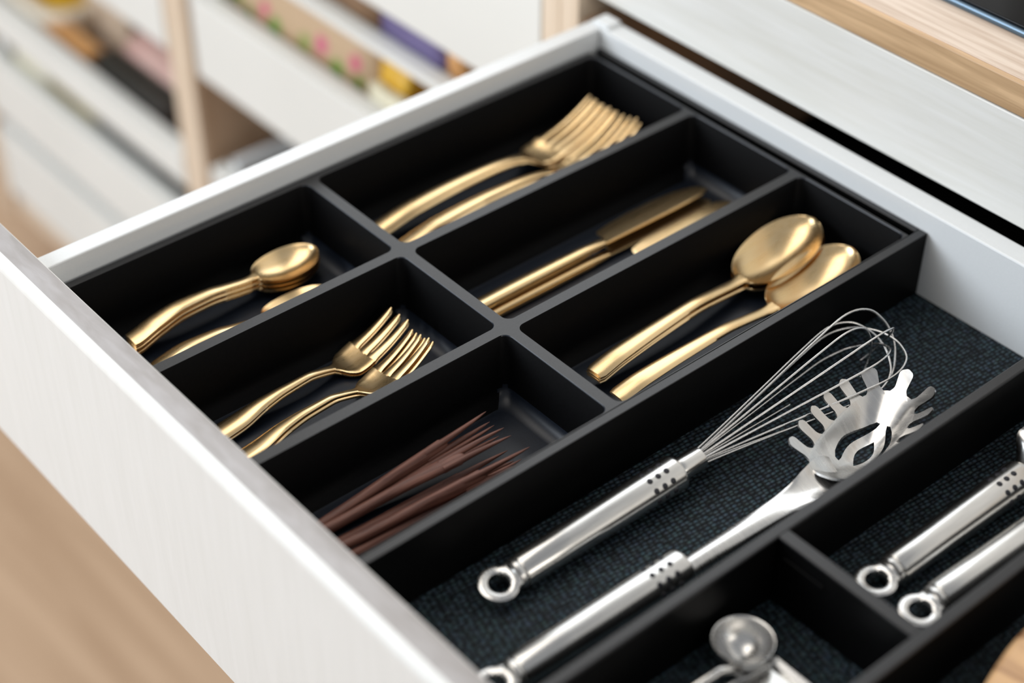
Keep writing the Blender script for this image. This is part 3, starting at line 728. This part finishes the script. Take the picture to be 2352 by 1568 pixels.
# --- two utensils behind the cross divider
ut = thing('slotted_turner', 'steel turner, its handle left of another behind the cross divider', 'turner')
add_handle(ut, .098)
nk = [(.097, 0, .0075, -.0045, 0, .0070), (.102, .0010, .0088, -.003, 0, .005), (.107, .0050, .0120, -.001, 0, .0028), (.111, .0095, .0155, 0, 0, .0016), (.114, .0112, .0163, 0, 0, .0014), (.160, .0125, .0170, 0, 0, .0013)]
from_vf('blade', *strip(resample(nk, 30), 12, .0015), m_steel, ut)
place(ut, (.4085, .0500, -.0345), (.4095, .1500, -.0330), 0)
u2 = thing('serving_spoon', 'steel utensil handle nearest the far right divider', 'serving spoon')
add_handle(u2, .100)
from_vf('shaft', *strip(resample([(.099, 0, .0060, -.003, 0, .005), (.125, 0, .0055, -.003, 0, .004), (.142, -.001, .008, -.001, 0, .003), (.150, -.003, .013, .003, 0, .0015), (.160, -.006, .015, .005, 0, .0013), (.172, -.005, .009, .003, 0, .0013), (.176, -.003, .002, 0, 0, .0013)], 40), 12, .0015), m_mirror, u2)
place(u2, (.4345, .0510, -.0345), (.4385, .1500, -.0335), 0)

# --- small tools in the front right compartment
mb = thing('melon_baller', 'small round polished steel scoop in the front right compartment', 'melon baller', (.3960, -.0415, -.0428))
def cupmesh():
    n = 40; pr = []
    for i in range(14):
        a = pi / 2 * i / 13; pr.append((.0142 * sin(a) + .0002, .0142 - .0142 * cos(a)))
    pr += [(.0147, .0146), (.0146, .0150), (.0140, .0149)]
    for i in range(13, -1, -1):
        a = pi / 2 * i / 13; pr.append((.0133 * sin(a) + .0002, .0145 - .0133 * cos(a)))
    v = []; f = []
    for r, z in pr:
        for k in range(n): v.append((r * cos(2 * pi * k / n), r * sin(2 * pi * k / n), z))
    for i in range(len(pr) - 1):
        for j in range(n): f.append((i * n + j, i * n + (j + 1) % n, (i + 1) * n + (j + 1) % n, (i + 1) * n + j))
    return v, f
from_vf('scoop', *cupmesh(), m_mirror, mb)
hp = [(.008, -.0105, .008, .0030), (.007, -.0150, .0125, .0026), (.005, -.020, .0135, .0024), (.003, -.030, .0110, .0026), (.001, -.042, .0080, .0030), (0, -.060, .0060, .0040), (0, -.075, .0060, .0050), (0, -.100, .0060, .0052), (0, -.112, .006, .0040)]
from_vf('handle', *tube([p[:3] for p in hp], [p[3] for p in hp], 16, flat=.7), m_steel, mb)
gz = thing('crinkle_cutter', 'small steel cutter with a serrated edge beside the round scoop', 'cutter', (.4195, -.0440, -.0428))
# frame loop and plate
lp = [(-.0105, .0105, .004), (-.0125, -.004, .004), (-.0150, -.016, .004), (-.012, -.040, .004), (-.006, -.056, .004), (0, -.060, .004), (.006, -.056, .004), (.012, -.040, .004), (.0150, -.016, .004), (.0125, -.004, .004), (.0105, .0105, .004)]
lp = [tuple(r[:3]) for r in [(a[1], a[0], a[2]) for a in lp]]
import itertools
def smooth_path(P, m=8):
    out = []
    for i in range(len(P) - 1):
        p0 = Vector(P[max(i - 1, 0)]); p1 = Vector(P[i]); p2 = Vector(P[i + 1]); p3 = Vector(P[min(i + 2, len(P) - 1)])
        for k in range(m):
            t = k / m; out.append(.5 * ((2 * p1) + (-p0 + p2) * t + (2 * p0 - 5 * p1 + 4 * p2 - p3) * t * t + (-p0 + 3 * p1 - 3 * p2 + p3) * t ** 3))
    out.append(Vector(P[-1])); return out
lp = smooth_path([(y_, x_, z_) for (x_, y_, z_) in [(a, b, c) for a, b, c in lp]])
from_vf('frame', *tube(lp, .0017, 12), m_mirror, gz)
nn_ = 7; rings = []
for i in range(nn_ * 6 + 1):
    x = -.0112 + .0224 * i / (nn_ * 6); d = .0020 * abs(sin(pi * nn_ * i / (nn_ * 6)))
    rings.append([(x, .0085, .0028), (x, .0100 + d, .0024), (x, .0135 + d, .0052), (x, .0120, .0070), (x, .0085, .0064)])
from_vf('serrated_edge', *loft(rings), m_mirror, gz, False)
rings = [[(-w_, y, .0030), (w_, y, .0030), (w_, y, .0040), (-w_, y, .0040)] for y, w_ in ((.0090, .0100), (-.004, .0115), (-.016, .0138), (-.030, .0128), (-.044, .0088))]
from_vf('plate', *loft(rings), m_steel, gz, False)
gz.rotation_euler = (0, 0, radians(0))

# --- wooden board at the lower right
wb = thing('serving_board', 'curved brown wooden board standing at the lower right corner', 'wooden board', (.5530, .0260, -.0428), (0, 0, radians(16.7)))
def board():
    n = 64; out = []
    for i in range(n):
        a = 2 * pi * i / n; ex = 2.6
        out.append((.0665 * math.copysign(abs(cos(a)) ** (2 / ex), cos(a)), .092 * math.copysign(abs(sin(a)) ** (2 / ex), sin(a))))
    rings = [[(x * s, y * s, z) for x, y in out] for s, z in ((.90, 0), (.96, .003), (1.0, .010), (1.0, .026), (.985, .031), (.95, .0328), (.5, .0322), (.02, .0320))]
    from_vf('slab', *loft(rings), m_board, wb)
board()
